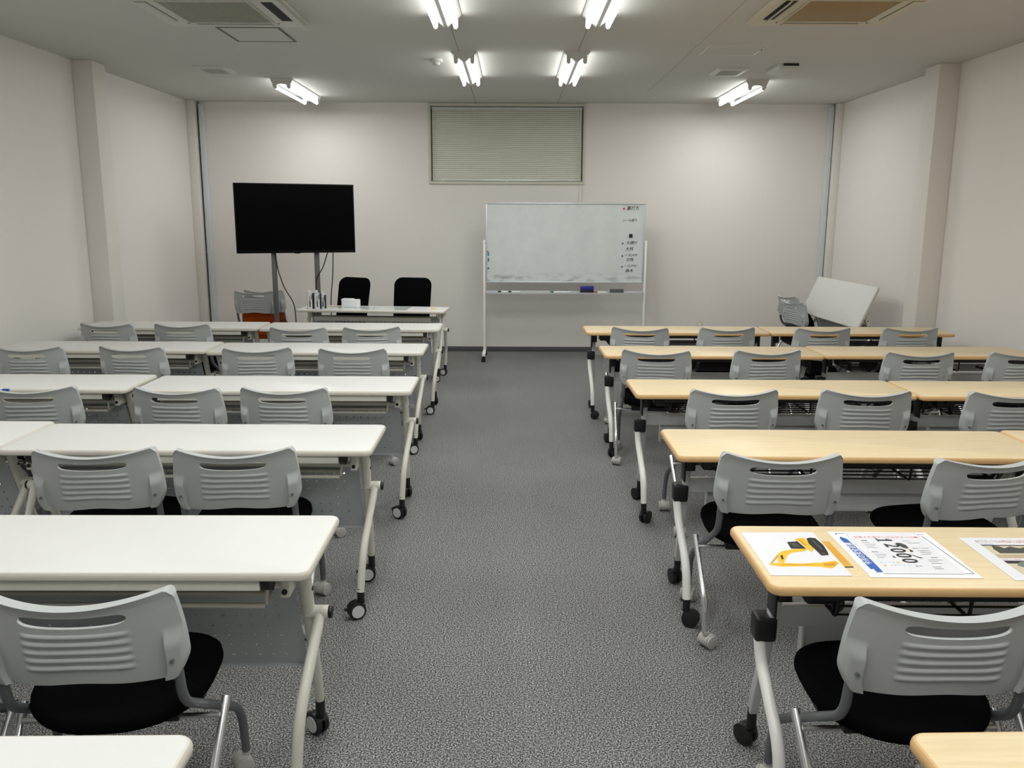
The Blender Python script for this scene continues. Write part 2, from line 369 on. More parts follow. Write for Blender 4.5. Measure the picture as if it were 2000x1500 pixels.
# ------------------------------------------------------------------ ceiling lamps and fittings
LAMPLIGHT = bpy.data.lights.new('tube_light', 'AREA'); LAMPLIGHT.shape = 'RECTANGLE'; LAMPLIGHT.size = .022; LAMPLIGHT.size_y = 1.18
LAMPLIGHT.energy = DOWN; LAMPLIGHT.color = (.985, 1.0, .975)
def make_lamp(v):
    t = thing('ceiling_lamp', 'x', 'ceiling lamp'); L = 1.26
    b = MB()
    if v:      # inverted V body
        prof = [(-.105, 0), (.105, 0), (.105, -.008), (.012, -.078), (-.012, -.078), (-.105, -.008)]
    else:      # flat body with scalloped end
        prof = [(-.105, 0), (.105, 0), (.10, -.012), (.045, -.045), (-.045, -.045), (-.10, -.012)]
    T = Matrix(((1, 0, 0, 0), (0, 0, 1, 0), (0, 1, 0, 0), (0, 0, 0, 1)))
    b.prism(prof, .012, L-.012, T=T); b.build('lamp_body', 'lamp', t, smooth=20)
    for y0 in (0, L-.012):
        b = MB()
        pr = prof if v else [(-.11, 0), (.11, 0), (.105, -.02), (.088, -.05), (.085, -.075), (.07, -.085), (.056, -.072), (.04, -.055), (0, -.05), (-.04, -.055), (-.056, -.072), (-.07, -.085), (-.085, -.075), (-.088, -.05), (-.105, -.02)]
        b.prism(pr, y0, y0+.012, T=T); b.build('end_plate', 'lamp', t, smooth=20)
    sx, tz = (.066, -.075) if v else (.066, -.078)
    for s in (-1, 1):
        for y0 in (.012, L-.04):
            b = MB(); b.prism([(s*sx-.016, -.02), (s*sx+.016, -.02), (s*sx+.016, -.08), (s*sx+.008, -.092), (s*sx-.008, -.092), (s*sx-.016, -.08)], y0, y0+.028, T=T)
            b.build('lamp_socket', 'lamp', t, smooth=20)
        b = MB(); b.tube([(s*sx, .04, tz), (s*sx, L-.04, tz)], .0145, 12); b.build('fluorescent_tube', 'tube', t)
        la = bpy.data.objects.new('tube_light', LAMPLIGHT); COL.objects.link(la); la.parent = t; la.location = (s*sx, L/2, tz-.0150)
    return t
lv, lf = make_lamp(True), make_lamp(False)
vis = [(-.405, 7.23, 'twin-tube ceiling lamp just left of centre, nearest the window'), (.507, 7.21, 'twin-tube ceiling lamp just right of centre, nearest the window'),
       (-.452, 4.72, 'twin-tube ceiling lamp cut off by the top edge, left of centre'), (.55, 4.70, 'twin-tube ceiling lamp cut off by the top edge, right of centre')]
first = True
for x, y, lab in vis: place(lv, first, (x, y, CEIL), 0, lab, 'central ceiling lamps'); first = False
for x, y in ((-.455, 2.2), (.55, 2.2), (-.455, -.3), (.55, -.3)):
    place(lv, False, (x, y, CEIL), 0, 'twin-tube central ceiling lamp overhead or behind the camera, outside the photo', 'central ceiling lamps')
place(lf, True, (-2.26, 8.65, CEIL), 0, 'twin-tube ceiling lamp above the television, left side of the room', 'side ceiling lamps')
place(lf, False, (2.357, 8.62, CEIL), 0, 'twin-tube ceiling lamp beside the square white ceiling unit, right side', 'side ceiling lamps')
for x, y in ((-2.26, 3.2), (2.357, 3.2), (-2.26, .3), (2.357, .3)):
    place(lf, False, (x, y, CEIL), 0, 'twin-tube side ceiling lamp overhead or behind the camera, outside the photo', 'side ceiling lamps')

def frame_ring(b, x0, x1, y0, y1, wd, z0, z1, m=0):
    b.box(x0, x1, y0, y0+wd, z0, z1, m); b.box(x0, x1, y1-wd, y1, z0, z1, m); b.box(x0, x0+wd, y0+wd, y1-wd, z0, z1, m); b.box(x1-wd, x1, y0+wd, y1-wd, z0, z1, m)
def hatch(x0, x1, y0, y1, label, mk):
    t = thing('access_hatch', label, 'ceiling hatch', ((x0+x1)/2, (y0+y1)/2, CEIL)); a, c = (x1-x0)/2, (y1-y0)/2
    b = MB(); frame_ring(b, -a, a, -c, c, .018, -.004, 0); b.build('hatch_frame', mk, t, bevel=.001)
    b = MB(); b.box(-a+.022, a-.022, -c+.022, c-.022, -.003, 0); b.build('hatch_panel', 'ceiling', t)
    b = MB(); b.disc((a-.009, -.02, -.005), (0, 0, 1), .007, .003, 12); b.build('latch', 'gap', t)
hatch(-2.115, -1.66, 6.37, 6.875, 'square access hatch with dark frame beside the left air conditioner', 'ventgap')
hatch(1.512, 1.964, 6.885, 7.36, 'square access hatch with pale frame between the right air conditioner and vent', 'lamp')
def vent(x0, x1, y0, y1, label, gap):
    t = thing('ceiling_vent', label, 'ceiling vent', ((x0+x1)/2, (y0+y1)/2, CEIL)); a, c = (x1-x0)/2, (y1-y0)/2
    r0 = rrect(-a, a, -c, c, .02); r1 = rrect(-a+.025, a-.025, -c+.025, c-.025, .012); r2 = rrect(-a+.05, a-.05, -c+.06, c-.06, .006); r3 = r2
    b = MB(); b.loops([[(p[0], p[1], 0) for p in r0], [(p[0], p[1], -.008) for p in r0], [(p[0], p[1], -.022) for p in r1], [(p[0], p[1], -.022) for p in r2], [(p[0], p[1], -.014) for p in r2]], cap0=False, cap1=False)
    b.build('vent_frame', 'lamp', t)
    b = MB(); b.box(-a+.05, a-.05, -c+.06, c-.06, -.014, -.010); b.build('backing', gap, t)
    b = MB(); n = 16
    for k in range(n):
        x = -a+.055 + (2*a-.11)*k/(n-1); b.box(x-.002, x+.002, -c+.06, c-.06, -.021, -.014)
    b.build('grille', 'acwhite', t)
vent(-2.87, -2.575, 7.95, 8.33, 'square ceiling vent above the left side, near the left ceiling lamp', 'ventgap')
vent(1.80, 2.095, 7.91, 8.30, 'square ceiling vent beside the right access hatch', 'grillegap')
t = thing('ceiling_sensor_unit', 'square white ceiling unit with black back edge, right of the right vent', 'ceiling unit', (2.37, 7.92, CEIL))
r0 = rrect(-.085, .085, -.2, .2, .02); r1 = rrect(-.06, .06, -.16, .16, .02)
b = MB(); b.loops([[(p[0], p[1], 0) for p in r0], [(p[0], p[1], -.02) for p in r0], [(p[0], p[1], -.045) for p in r1]]); b.build('housing', 'lamp', t)
b = MB(); b.box(-.045, .085, -.212, -.196, -.020, 0); b.build('base_plate', 'gap', t)
t = thing('smoke_detector', 'small round white smoke detector left of the left centre lamp', 'smoke detector', (-.66, 7.6, CEIL))
b = MB(); b.tube([(0, 0, 0), (0, 0, -.02), (0, 0, -.025)], [.055, .055, .045], 20); b.build('base', 'lamp', t)
b = MB(); b.tube([(0, 0, -.025), (0, 0, -.045), (0, 0, -.05)], [.03, .03, .018], 16); b.build('sensor_head', 'lamp', t)

def aircon(cx, cy, half, label, body, mid, slatted, opened):
    t = thing('ceiling_air_conditioner', label, 'air conditioner', (cx, cy, CEIL)); h = half
    r0 = rrect(-h, h, -h, h, .03); r1 = rrect(-h+.03, h-.03, -h+.03, h-.03, .03); gi = h-.20
    b = MB(); b.loops([[(p[0], p[1], 0) for p in r0], [(p[0], p[1], -.012) for p in r0], [(p[0], p[1], -.03) for p in r1]], cap0=False); b.build('panel', body, t)
    if slatted:
        b = MB(); b.box(-gi, gi, -gi, gi, -.033, -.029); b.build('grille_backing', 'grillegap', t)
        b = MB(); n = 40
        for k in range(n):
            x = -gi + 2*gi*(k+.5)/n; b.box(x-.0023, x+.0023, -gi, gi, -.040, -.0325)
        frame_ring(b, -gi-.012, gi+.012, -gi-.012, gi+.012, .014, -.037, -.029); b.build('intake_grille', 'grillebar', t)
    else:
        b = MB(); b.box(-gi, gi, -gi, gi, -.034, -.029); b.build('intake_grille', mid, t, bevel=.003)
        b = MB(); frame_ring(b, -gi-.014, gi+.014, -gi-.014, gi+.014, .012, -.038, -.029); b.build('grille_frame', body, t, bevel=.002)
    for k in range(4):
        T = Matrix.Rotation(R(90*k), 4, 'Z')
        b = MB(); b.box(-gi+.02, gi-.02, h-.125, h-.055, -.0315, -.029, T=T); b.build('outlet_slot', 'gap', t)
        b = MB(); e = gi-.02
        if k in opened and slatted:      # swung out and down past the panel edge
            pr = [(h-.045, -.034), (h-.043, -.030), (h+.014, -.052), (h+.016, -.058)]; e = h-.03
        elif k in opened:                # turned edge-on inside the slot
            pr = [(h-.096, -.030), (h-.084, -.030), (h-.070, -.050), (h-.076, -.052)]
        else: pr = [(h-.122, -.030), (h-.058, -.030), (h-.058, -.034), (h-.075, -.037), (h-.105, -.037), (h-.122, -.034)]
        b.loops([[T @ Vector((x, p[0], p[1])) for p in pr] for x in (-e, e)])
        b.build('louvre_flap', body, t, smooth=30)
    for sx, sy in ((-1, 1), (1, 1), (1, -1), (-1, -1)):
        b = MB(); b.disc((sx*(gi+.03), sy*(gi+.06), -.031), (0, 0, 1), .006, .004, 10); b.build('screw_cover', 'gap', t)
    return t
aircon(-1.90, 5.78, .475, 'white ceiling air conditioner with slatted grille at top left', 'acwhite', None, True, (3,))
aircon(2.045, 5.68, .47, 'yellowed ceiling air conditioner with plain tan panel at top right', 'accream', 'actan', False, (1,))

# ------------------------------------------------------------------ casters
def twin_caster(parent, loc, stem_top, rad, hub, yaw, mk='black', dark='black'):
    c = bpy.data.objects.new('caster', None)
    b = MB()
    b.tube([(0, 0, stem_top-loc[2]), (0, 0, rad*1.95)], [.015, .015] if hub or mk == 'black' else [.009, .009], 12)
    b.tube([(0, 0, rad*1.95), (0, 0, rad*1.7), (0, .004, rad*1.2)], [.019, .011, .010] if mk == 'black' else [.011, .010, .010], 12)
    b.box(-.006, .006, -.002, .034, rad*.75, rad*1.55)
    for s in (-1, 1):          # curved hood over the wheels
        pts = [(s*.011, .020+(rad*1.04)*math.cos(R(a)), rad+(rad*1.04)*math.sin(R(a))) for a in range(20, 151, 13)]
        o = len(b.v)
        for p in pts:
            for dx in (-.010, .010): b.v.append((p[0]+dx, p[1], p[2]))
            for dx in (.010, -.010): b.v.append((p[0]+dx, p[1]-(p[1]-.02)*.08, rad+(p[2]-rad)*.92))
        for i in range(len(pts)-1):
            for k in range(4):
                k2 = (k+1) % 4; b.face((o+i*4+k, o+i*4+k2, o+i*4+4+k2, o+i*4+4+k))
        b.face([o, o+1, o+2, o+3]); e = o+(len(pts)-1)*4; b.face([e+3, e+2, e+1, e])
    if hub: b.box(-.008, .008, .052, .072, rad*1.2, rad*1.4)
    c = b.build('caster', mk, parent, loc); c.rotation_euler.z = yaw; c['yaw0'] = yaw
    for s in (-1, 1):
        b = MB(); b.disc((s*.0135, .020, rad), (1, 0, 0), rad, .017, 20, 0, .004)
        if hub: b.disc((s*.0225, .020, rad), (1, 0, 0), rad*.72, .004, 20, 1)
        elif mk != 'black': b.disc((s*.0225, .020, rad), (1, 0, 0), rad*.8, .003, 20, 0, .001)
        b.build('wheel', [dark, 'hub'] if hub else [dark], c)
    return c

def drum_caster(parent, loc, yaw):      # hooded grey caster of the chairs
    b = MB(); b.tube([(0, 0, .075), (0, 0, .05)], [.008, .008], 10); b.disc((0, 0, .062), (0, 0, 1), .013, .012, 14)
    b.disc((0, .012, .0295), (1, 0, 0), .0275, .040, 22, 0, .003)
    c = b.build('caster', 'castergrey', parent, loc); c.rotation_euler.z = yaw; c['yaw0'] = yaw
    for s in (-1, 1):
        b = MB(); b.disc((s*.0245, .012, .027), (1, 0, 0), .027, .009, 22, 0, .003); b.disc((s*.0205, .012, .027), (1, 0, 0), .0255, .004, 22, 1); b.build('wheel', ['castergrey', 'gap'], c)
    return c
# ------------------------------------------------------------------ chairs
def make_back():
    us = sorted(set([round(-1+2*k/44, 4) for k in range(45)] + [s*q for s in (-1, 1) for q in (.54, .538, .532, .52, .50, .47, .78, .80, .825, .835, .845, .855, .865, .94, .97, .985)]))
    fs = [0, .015, .035, .065, .09] + ['a', 'b'] + [.268 + .0125*k for k in range(57)] + [.985, 1.0]
    def half(f):
        w_ = .219 + .014*math.sin(min(1, f/.72)*math.pi/2)
        if f > .8: w_ -= .012*((f-.8)/.2)**2
        if f < .06: w_ -= .006*(1-f/.06)**2
        return w_
    def ss(x, a, c):
        t = min(1, max(0, (x-a)/(c-a))); return t*t*(3-2*t)
    pos = {}
    def pt(u, f, front):
        a = abs(u)
        if f in ('a', 'b'):
            hh = .072*max(0.0, 1-(a/.54)**10)**.5 if a < .54 else 0.0
            hh = max(hh, .003); low = .012*(1-(a/.54)**2) if a < .54 else 0
            f = .178 - hh*.85 if f == 'a' else .178 + hh*.85 + low
        zt = .80 - .027*(1-u*u) - .012*max(0, (a-.94)/.06)**2
        zb = .556 + .012*math.exp(-(u/.38)**2) + .030*max(0, (a-.90)/.10)**2.2
        z = zt - f*(zt-zb)
        x = u*half(f)
        y = .056*u*u - .055 + .050*((.80-z)/.24) + .010*max(0, 1-f/.12)**2*-1
        if not front:
            for k in range(5):
                fc = .365 + .105*k; d = (f-fc)/.036
                if abs(d) < 1: y -= .0052*(1-d*d)**1.0*(1-ss(a, .46, .56))
            y -= .018*ss(a, .795, .83)*ss(f, .40, .62)*(1-ss(a, .95, 1.02))
        else:
            th = .010 + .022*max(0, 1-f/.07)**1.5 + .010*ss(a, .93, 1.0)
            y += th
        return (x, y, z)
    b = MB(); nu, nf = len(us), len(fs); ia = fs.index('a')
    for front in (0, 1):
        for f in fs:
            for u in us: b.v.append(pt(u, f, front))
    I = lambda fr, j, i: fr*nu*nf + j*nu + i
    def hole(j, i): return j == ia and abs(us[i]) <= .5401 and abs(us[i+1]) <= .5401
    for j in range(nf-1):
        for i in range(nu-1):
            if hole(j, i):
                b.face((I(0, j, i), I(0, j, i+1), I(1, j, i+1), I(1, j, i))); b.face((I(0, j+1, i), I(1, j+1, i), I(1, j+1, i+1), I(0, j+1, i+1)))
                if i and not hole(j, i-1): b.face((I(0, j, i), I(1, j, i), I(1, j+1, i), I(0, j+1, i)))
                if not hole(j, i+1): b.face((I(0, j, i+1), I(0, j+1, i+1), I(1, j+1, i+1), I(1, j, i+1)))
                continue
            for fr in (0, 1): b.face((I(fr, j, i), I(fr, j, i+1), I(fr, j+1, i+1), I(fr, j+1, i)))
    for i in range(nu-1):
        b.face((I(0, 0, i), I(1, 0, i), I(1, 0, i+1), I(0, 0, i+1))); b.face((I(0, nf-1, i), I(0, nf-1, i+1), I(1, nf-1, i+1), I(1, nf-1, i)))
    for j in range(nf-1):
        b.face((I(0, j, 0), I(0, j+1, 0), I(1, j+1, 0), I(1, j, 0))); b.face((I(0, j, nu-1), I(1, j, nu-1), I(1, j+1, nu-1), I(0, j+1, nu-1)))
    return b
def seat_outline(k, n=48):
    out = []
    for i in range(n):
        a = 2*math.pi*i/n; c, s_ = math.cos(a), math.sin(a)
        p = 3.6 if s_ > 0 else 2.5
        x = math.copysign(abs(c)**(2/p), c)*.227; y = math.copysign(abs(s_)**(2/p), s_)*.212
        if s_ < 0: x *= 1-.10*abs(y/.20)**1.5
        out.append((x*k, y*k))
    return out
def make_chair(mk='fabric', folded=False, label='x'):
    t = thing('nesting_chair', label, 'chair')
    bk = make_back().build('backrest', 'shell', t, smooth=38)
    for s in (-1, 1):
        b = MB(); b.disc((s*.205, .006, .612), (0, 1, 0), .0048, .010, 10); b.build('screw', 'steelgrey', bk)
    b = MB(); zs = [(.90, 0), (.975, .006), (1.0, .018), (.99, .034), (.95, .044), (.85, .050), (.55, .050), (.2, .047)]
    b.loops([[(p[0], p[1], z) for p in seat_outline(k)] for k, z in zs]); se = b.build('seat', mk, t, smooth=60)
    b = MB(); b.loops([[(p[0]*.8, p[1]*.75, z) for p in seat_outline(1)] for z in (-.022, .002)]); b.box(-.2, .2, -.02, .03, -.03, .002); b.build('seat_pan', 'black' if mk == 'fabric' else mk, se)
    if folded: se.location = (0, .125, .475); se.rotation_euler = (R(-84), 0, 0); se.scale = (.86, 1, 1)
    else: se.location = (0, .246, .41); se.rotation_euler = (R(3), 0, 0)
    for s in (-1, 1):
        b = MB(); b.tube(fillet([(s*.206, .036, .585), (s*.206, .058, .475), (s*.237, .435, .225), (s*.238, .462, .062)], .07), .0125, 12); b.build('side_tube', 'steelgrey', t)
        b = MB(); b.tube(fillet([(s*.260, .225, .388), (s*.246, .055, .185), (s*.240, .035, .062)], .05), .0122, 12); b.build('rear_leg', 'chrome', t)
        drum_caster(t, (s*.238, .462, 0), R(150))
        drum_caster(t, (s*.238, .035, 0), R(-35))
    b = MB(); b.rod((-.25, .19, .355), (.25, .19, .355), .008, 10); b.build('cross_bar', 'chrome', t)
    b = MB(); b.box(-.15, .15, .17, .21, .35, .40); b.build('seat_bracket', 'black', t, bevel=.004)
    return t
CH = make_chair()
order = {'1': 'first', '2': 'second', '3': 'third', '4': 'fourth', '5': 'fifth'}
seat_no = ['nearest the aisle', 'second from the aisle', 'third from the aisle', 'fourth from the aisle']
chairs = {   # (x, y of the back's top corners, turn in degrees), listed from the aisle outwards
 'L1': [(-1.096, 6.542, 9), (-1.659, 6.498, -2), (-2.626, 6.684, -2), (-3.226, 6.686, -7)],
 'L2': [(-1.043, 5.449, 0.4), (-1.668, 5.463, 6.5), (-2.503, 5.493, -6), (-3.16, 5.465, 1.8)],
 'L3': [(-1.149, 4.167, -1.8), (-1.683, 4.151, -3), (-2.415, 4.156, 6)],
 'L4': [(-1.032, 3.035, 4.7), (-1.544, 3.019, 6.0)],
 'L5': [(-1.003, 1.815, 3.7), (-1.56, 1.80, 2)],
 'R1': [(.995, 6.595, -8), (1.687, 6.62, 5), (2.435, 6.61, 5), (3.141, 6.65, 4)],
 'R2': [(.932, 5.444, -8.5), (1.666, 5.467, 5), (2.63, 5.41, .7), (3.31, 5.426, 1.5)],
 'R3': [(1.116, 4.173, 1.3), (1.778, 4.169, -3), (2.505, 4.15, 1.3)],
 'R4': [(.990, 3.001, -2.5), (1.743, 2.967, 10)],
 'R5': [(1.003, 1.787, .8), (1.58, 1.80, -2)]}
first = True
for row, cs in chairs.items():
    side = 'white' if row[0] == 'L' else 'wooden'
    for i, (x, y, a) in enumerate(cs):
        place(CH, first, (x, y, 0), R(a), 'grey-backed chair, %s in the %s %s row from the whiteboard' % (seat_no[i], order[row[1]], side), 'grey-backed chairs at the %s rows' % side); first = False
OC = make_chair('orange', True)
place(OC, True, (-2.832, 9.29, 0), R(-2), 'grey-backed chair with orange seat folded up, front one behind the television stand', 'orange-seated chairs behind the television'); OC.scale = (1.0, 1.0, 1.045)
o = place(OC, False, (-2.765, 9.42, 0), R(-2), 'grey-backed orange-seated chair nested behind another, nearest the back wall', 'orange-seated chairs behind the television'); o.scale = (1.0, 1.0, 1.045)
FC = make_chair('fabric', True)
place(FC, True, (2.89, 8.755, 0), R(-80), 'grey-backed chair beside the tipped-up white table, nearer one of the two', 'chairs nested by the tipped-up table')
place(FC, False, (3.05, 9.46, 0), R(-80), 'grey-backed chair beside the tipped-up white table, farther one behind the other', 'chairs nested by the tipped-up table')

# ------------------------------------------------------------------ folding tables
def table_top(parent, mt, me, thick=.025):
    z1 = .72; z0 = z1-thick
    prof = [(.006, z0), (.001, z0+.004), (0, z0+.009), (0, z1-.011), (.0015, z1-.005), (.005, z1-.0012), (.009, z1)]
    rings = [[(p[0], p[1], z) for p in rrect(-.75+i, .75-i, i, .45-i, .034-i)] for i, z in prof]
    b = MB(); b.loops(rings, mats=[1]*6, mcap0=1, mcap1=0)
    return b.build('tabletop', [mt, me], parent, smooth=30)
def hole_panel(b, x0, x1, z0, z1, nx, nz, pitch, hs, Y, marg, m=0):
    xs = [x0]; zs = [z0]; xh = []; zh = []
    cx = (x0+x1)/2
    for k in range(nx):
        c = cx + (k-(nx-1)/2)*pitch; xh.append(len(xs)-1+1); xs += [c-hs/2, c+hs/2]
    for k in range(nz):
        c = z0 + marg + k*pitch; zh.append(len(zs)); zs += [c-hs/2, c+hs/2]
    xs.append(x1); zs.append(z1); o = len(b.v); n = len(xs)
    for z in zs:
        for x in xs: b.v.append((x, Y(z), z))
    for j in range(len(zs)-1):
        for i in range(n-1):
            if i in xh and j in zh: continue
            b.face((o+j*n+i, o+j*n+i+1, o+(j+1)*n+i+1, o+(j+1)*n+i), m)
AY = lambda z: .13 + (.70-z)*.43
def make_white_table(flip=False):
    t = thing('folding_table', 'x', 'table')
    top = table_top(t, 'whitetop', 'whiteedge')
    P = t
    if flip:
        top.location = (0, 0, 0)
    b = MB(); b.box(-.615, .615, .014, .040, .664, .694); rail = b.build('front_rail', 'cream', P, bevel=.002)
    stop = []
    for s in (-1, 1):
        b = MB(); b.prism([(.016, .694), (.016, .668), (.05, .650), (.085, .672), (.10, .694)], s*.630-.012, s*.630+.012, T=Matrix(((0, 0, 1, 0), (1, 0, 0, 0), (0, 1, 0, 0), (0, 0, 0, 1))))
        stop.append(b.build('rail_stop', 'black', P))
    b = MB()
    b.rod((-.60, .100, .582), (.60, .100, .582), .0080); b.rod((-.60, .160, .588), (.60, .160, .588), .0075)
    for s in (-1, 1):
        b.tube(fillet([(s*.60, .30, .60), (s*.602, .16, .588), (s*.604, .100, .582), (s*.612, .090, .63), (s*.634, .05, .69)], .02), .005, 8)
        b.tube([(s*.25, .100, .584), (s*.33, .18, .590)], .006, 8)
    cs = [(.158, .590), (.300, .598), (.335, .640), (.338, .638), (.303, .594), (.158, .586)]
    b.loops([[(x, p[0], p[1]) for p in cs] for x in (-.60, .60)])
    shelf = None if flip else b.build('under_shelf', 'beige', P)
    b = MB(); b.rod((-.66, AY(.622)-.012, .622), (.66, AY(.622)-.012, .622), .012); b.build('cross_beam', 'cream', t)
    b = MB(); hole_panel(b, -.664, .664, .285, .615, 31, 7, .04, .0085, lambda z: AY(z)+.004, .045); b.box(-.664, .664, AY(.29)-.004, AY(.29)+.012, .283, .290)
    b.build('modesty_panel', 'panelgrey', t, smooth=0)
    moved = []
    for s in (-1, 1):
        b = MB(); b.box(s*.664-.013, s*.664+.013, .075, .22, .615, .694); br = b.build('bracket', 'cream', t, bevel=.004); moved.append(br)
        b = MB(); b.disc((s*.664, .073, .634), (0, 1, 0), .008, .006, 12); b.build('bolt', 'black', br)
        b = MB(); b.box(s*.68-.035, s*.68+.035, .05, .36, .688, .696); moved.append(b.build('mounting_plate', 'cream', t))
        b = MB(); a0, a1 = Vector((s*.702, AY(.69), .69)), Vector((s*.676, AY(.125), .125))
        b.tube([a0, a0.lerp(a1, .3), a0.lerp(a1, .7), a1], [.020, .0185, .0165, .0145], 14); lg = b.build('leg', 'cream', t)
        for z in (.655, .60):
            q = a0.lerp(a1, (.69-z)/.565); b = MB(); b.disc((q.x+s*.019, q.y, q.z), (1, 0, 0), .0065, .004, 12); b.build('bolt_cap', 'black', lg)
        zz = .508; q = a0.lerp(a1, (.69-zz)/.565)
        b = MB(); b.rod((q.x-s*.005, q.y, zz), (s*.752, q.y, zz), .0195, 16); sl = b.build('sleeve', 'cream', t)
        b = MB(); b.disc((s*.757, q.y, zz), (1, 0, 0), .0185, .012, 16, 0, .003); b.build('end_cap', 'black', sl)
        b = MB(); b.tube(fillet([(s*.728, q.y-.002, zz), (s*.700, .025, .285), (s*.688, .012, .115)], .09), .016, 14); b.build('leg', 'cream', t)
        twin_caster(t, (s*.688, .012, 0), .13, .037, True, R(90 if s > 0 else -70))
        twin_caster(t, (s*.676, AY(.125), 0), .14, .037, True, R(60 if s > 0 else -40))
    if flip:      # top swung up to near vertical about the beam
        T = Matrix.Translation((0, .225, .69)) @ Matrix.Rotation(R(67), 4, 'X') @ Matrix.Translation((0, -.225, -.69)) 
        T = Matrix.Translation((0, -.075, .085)) @ T
        for o in [top, rail] + stop + moved: o.matrix_local = T @ o.matrix_local
    return t
def make_wood_table():
    t = thing('folding_table', 'x', 'table')
    table_top(t, 'wood', 'woodedge')
    AW = lambda z: .155 + (.69-z)*.44
    b = MB(); b.box(-.60, .60, .028, .046, .672, .695); b.build('front_rail', 'blackwire', t, bevel=.002)
    b = MB()
    for k in range(6): b.rod((-.56, .075+.05*k, .612), (.56, .075+.05*k, .612), .0035, 6)
    for x in (-.55, -.2, .2, .55): b.tube(fillet([(x, .06, .69), (x, .07, .607), (x, .33, .607), (x, .36, .69)], .02), .005, 8)
    b.build('wire_shelf', 'blackwire', t)
    b = MB(); b.box(-.655, .655, .225, .255, .50, .562); b.build('cross_beam', 'silver', t, bevel=.003)
    b = MB(); b.box(-.57, .57, .262, .268, .418, .53); b.box(-.57, .57, .245, .268, .415, .421); b.box(-.575, -.569, .24, .27, .40, .56); b.box(.569, .575, .24, .27, .40, .56); b.build('modesty_panel', 'silver', t)
    for s in (-1, 1):
        b = MB(); b.box(s*.600-.035, s*.600+.035, .06, .16, .645, .695); b.build('lock_lever', 'black', t, bevel=.008)
        b = MB(); b.tube(fillet([(s*.56, .08, .67), (s*.545, .10, .61), (s*.50, .16, .59), (s*.45, .3, .60)], .04), .008, 8); b.build('lever_rod', 'blackwire', t)
        b = MB(); b.box(s*.672-.019, s*.672+.019, .115, .215, .625, .695); b.box(s*.694-.004, s*.694+.004, .12, .19, .575, .694); b.build('hinge_bracket', 'black', t, bevel=.005)
        b = MB(); x0, x1 = s*.674, s*.652
        def sec(x, y, z): return [(x-.013, y-.019, z), (x+.013, y-.019, z), (x+.013, y+.019, z), (x-.013, y+.019, z)]
        b.loops([sec(x0, AW(.68), .68), sec(x1, AW(.12), .12)]); b.build('leg', 'silver', t, bevel=.003)
        yq = AW(.52)
        b = MB(); b.box(s*.690-.031, s*.690+.031, yq-.032, yq+.032, .462, .538); b.build('joint_cover', 'black', t, bevel=.011, bseg=3)
        b = MB(); b.tube(fillet([(s*.704, yq-.01, .48), (s*.700, yq-.03, .405), (s*.690, .03, .25), (s*.686, .014, .115)], .07), .017, 14); b.build('leg', 'offwhite', t)
        twin_caster(t, (s*.686, .014, 0), .13, .034, False, R(-80 if s < 0 else 100))
        twin_caster(t, (s*.652, AW(.12), 0), .135, .034, False, R(35))
    return t
WT, DT = make_white_table(), make_wood_table()
tables = [  # key, aisle-end x, front-edge y, turn in rad
 ('L5', -.534, 2.092, .009, 0), ('L4', -.564, 3.275, .006, 0), ('L3', -.543, 4.448, .006, 0), ('L2', -.617, 5.759, .004, 0), ('L1', -.610, 6.97, -.002, 0),
 ('L4', -2.072, 3.31, .004, 1), ('L3', -2.082, 4.465, .004, 1), ('L2', -2.135, 5.80, .003, 1), ('L1', -2.130, 7.0, .0, 1), ('L6', -.560, .942, .02, 0),
 ('R5', .660, 2.017, -.003, 0), ('R4', .651, 3.219, -.008, 0), ('R3', .654, 4.395, 0, 0), ('R2', .624, 5.683, .002, 0), ('R1', .599, 6.835, .003, 0),
 ('R4', 2.158, 3.225, -.004, 1), ('R3', 2.160, 4.38, .003, 1), ('R2', 2.130, 5.71, .002, 1), ('R1', 2.105, 6.84, .003, 1), ('R6', .735, .958, .03, 0)]
fw = fd = True
for k, x, y, a, wall in tables:
    left = k[0] == 'L'; kind = 'white' if left else 'light wood'
    if k[1] == '6': lab = 'nearest %s folding table, only its rounded corner in view at the bottom %s' % (kind, 'left' if left else 'right')
    elif k == 'R5': lab = 'light wood folding table in the fifth row with printed sheets lying on it'
    else: lab = '%s folding table, %s side of the %s row from the whiteboard' % (kind, 'wall' if wall else 'aisle', order[k[1]])
    if k == 'L3' and wall: lab = 'white folding table with a bit of blue tape, wall side of the third row'
    cx = x + (-.75 if left else .75)
    s = (-.75 if left else .75); cy = y + s*math.sin(a)
    if left: place(WT, fw, (cx, cy, 0), a, lab, 'white folding tables'); fw = False
    else: place(DT, fd, (cx, cy, 0), a, lab, 'light wood folding tables'); fd = False
a = R(180-4.9); c_ = Vector((-1.41, 8.615, 0))
off = Matrix.Rotation(a, 3, 'Z') @ Vector((0, .225, 0))
place(WT, False, c_-off, a, 'white presenter table facing the rows, with small white box and cartons on it', 'white folding tables')
FT = make_white_table(True)
place(FT, True, (3.285, 8.95, 0), R(-90+2), 'white folding table with its top tipped up, stored along the right wall', 'white folding tables')
b = MB(); b.box(-.018, .018, -.001, .012, 0, .001); b.box(-.018, .018, -.002, -.001, -.018, .001)
tag(b.build('tape_piece', 'bluetape', None, (-2.722, 4.461, .7205)), 'small piece of blue tape on the front edge of a white table', 'tape')

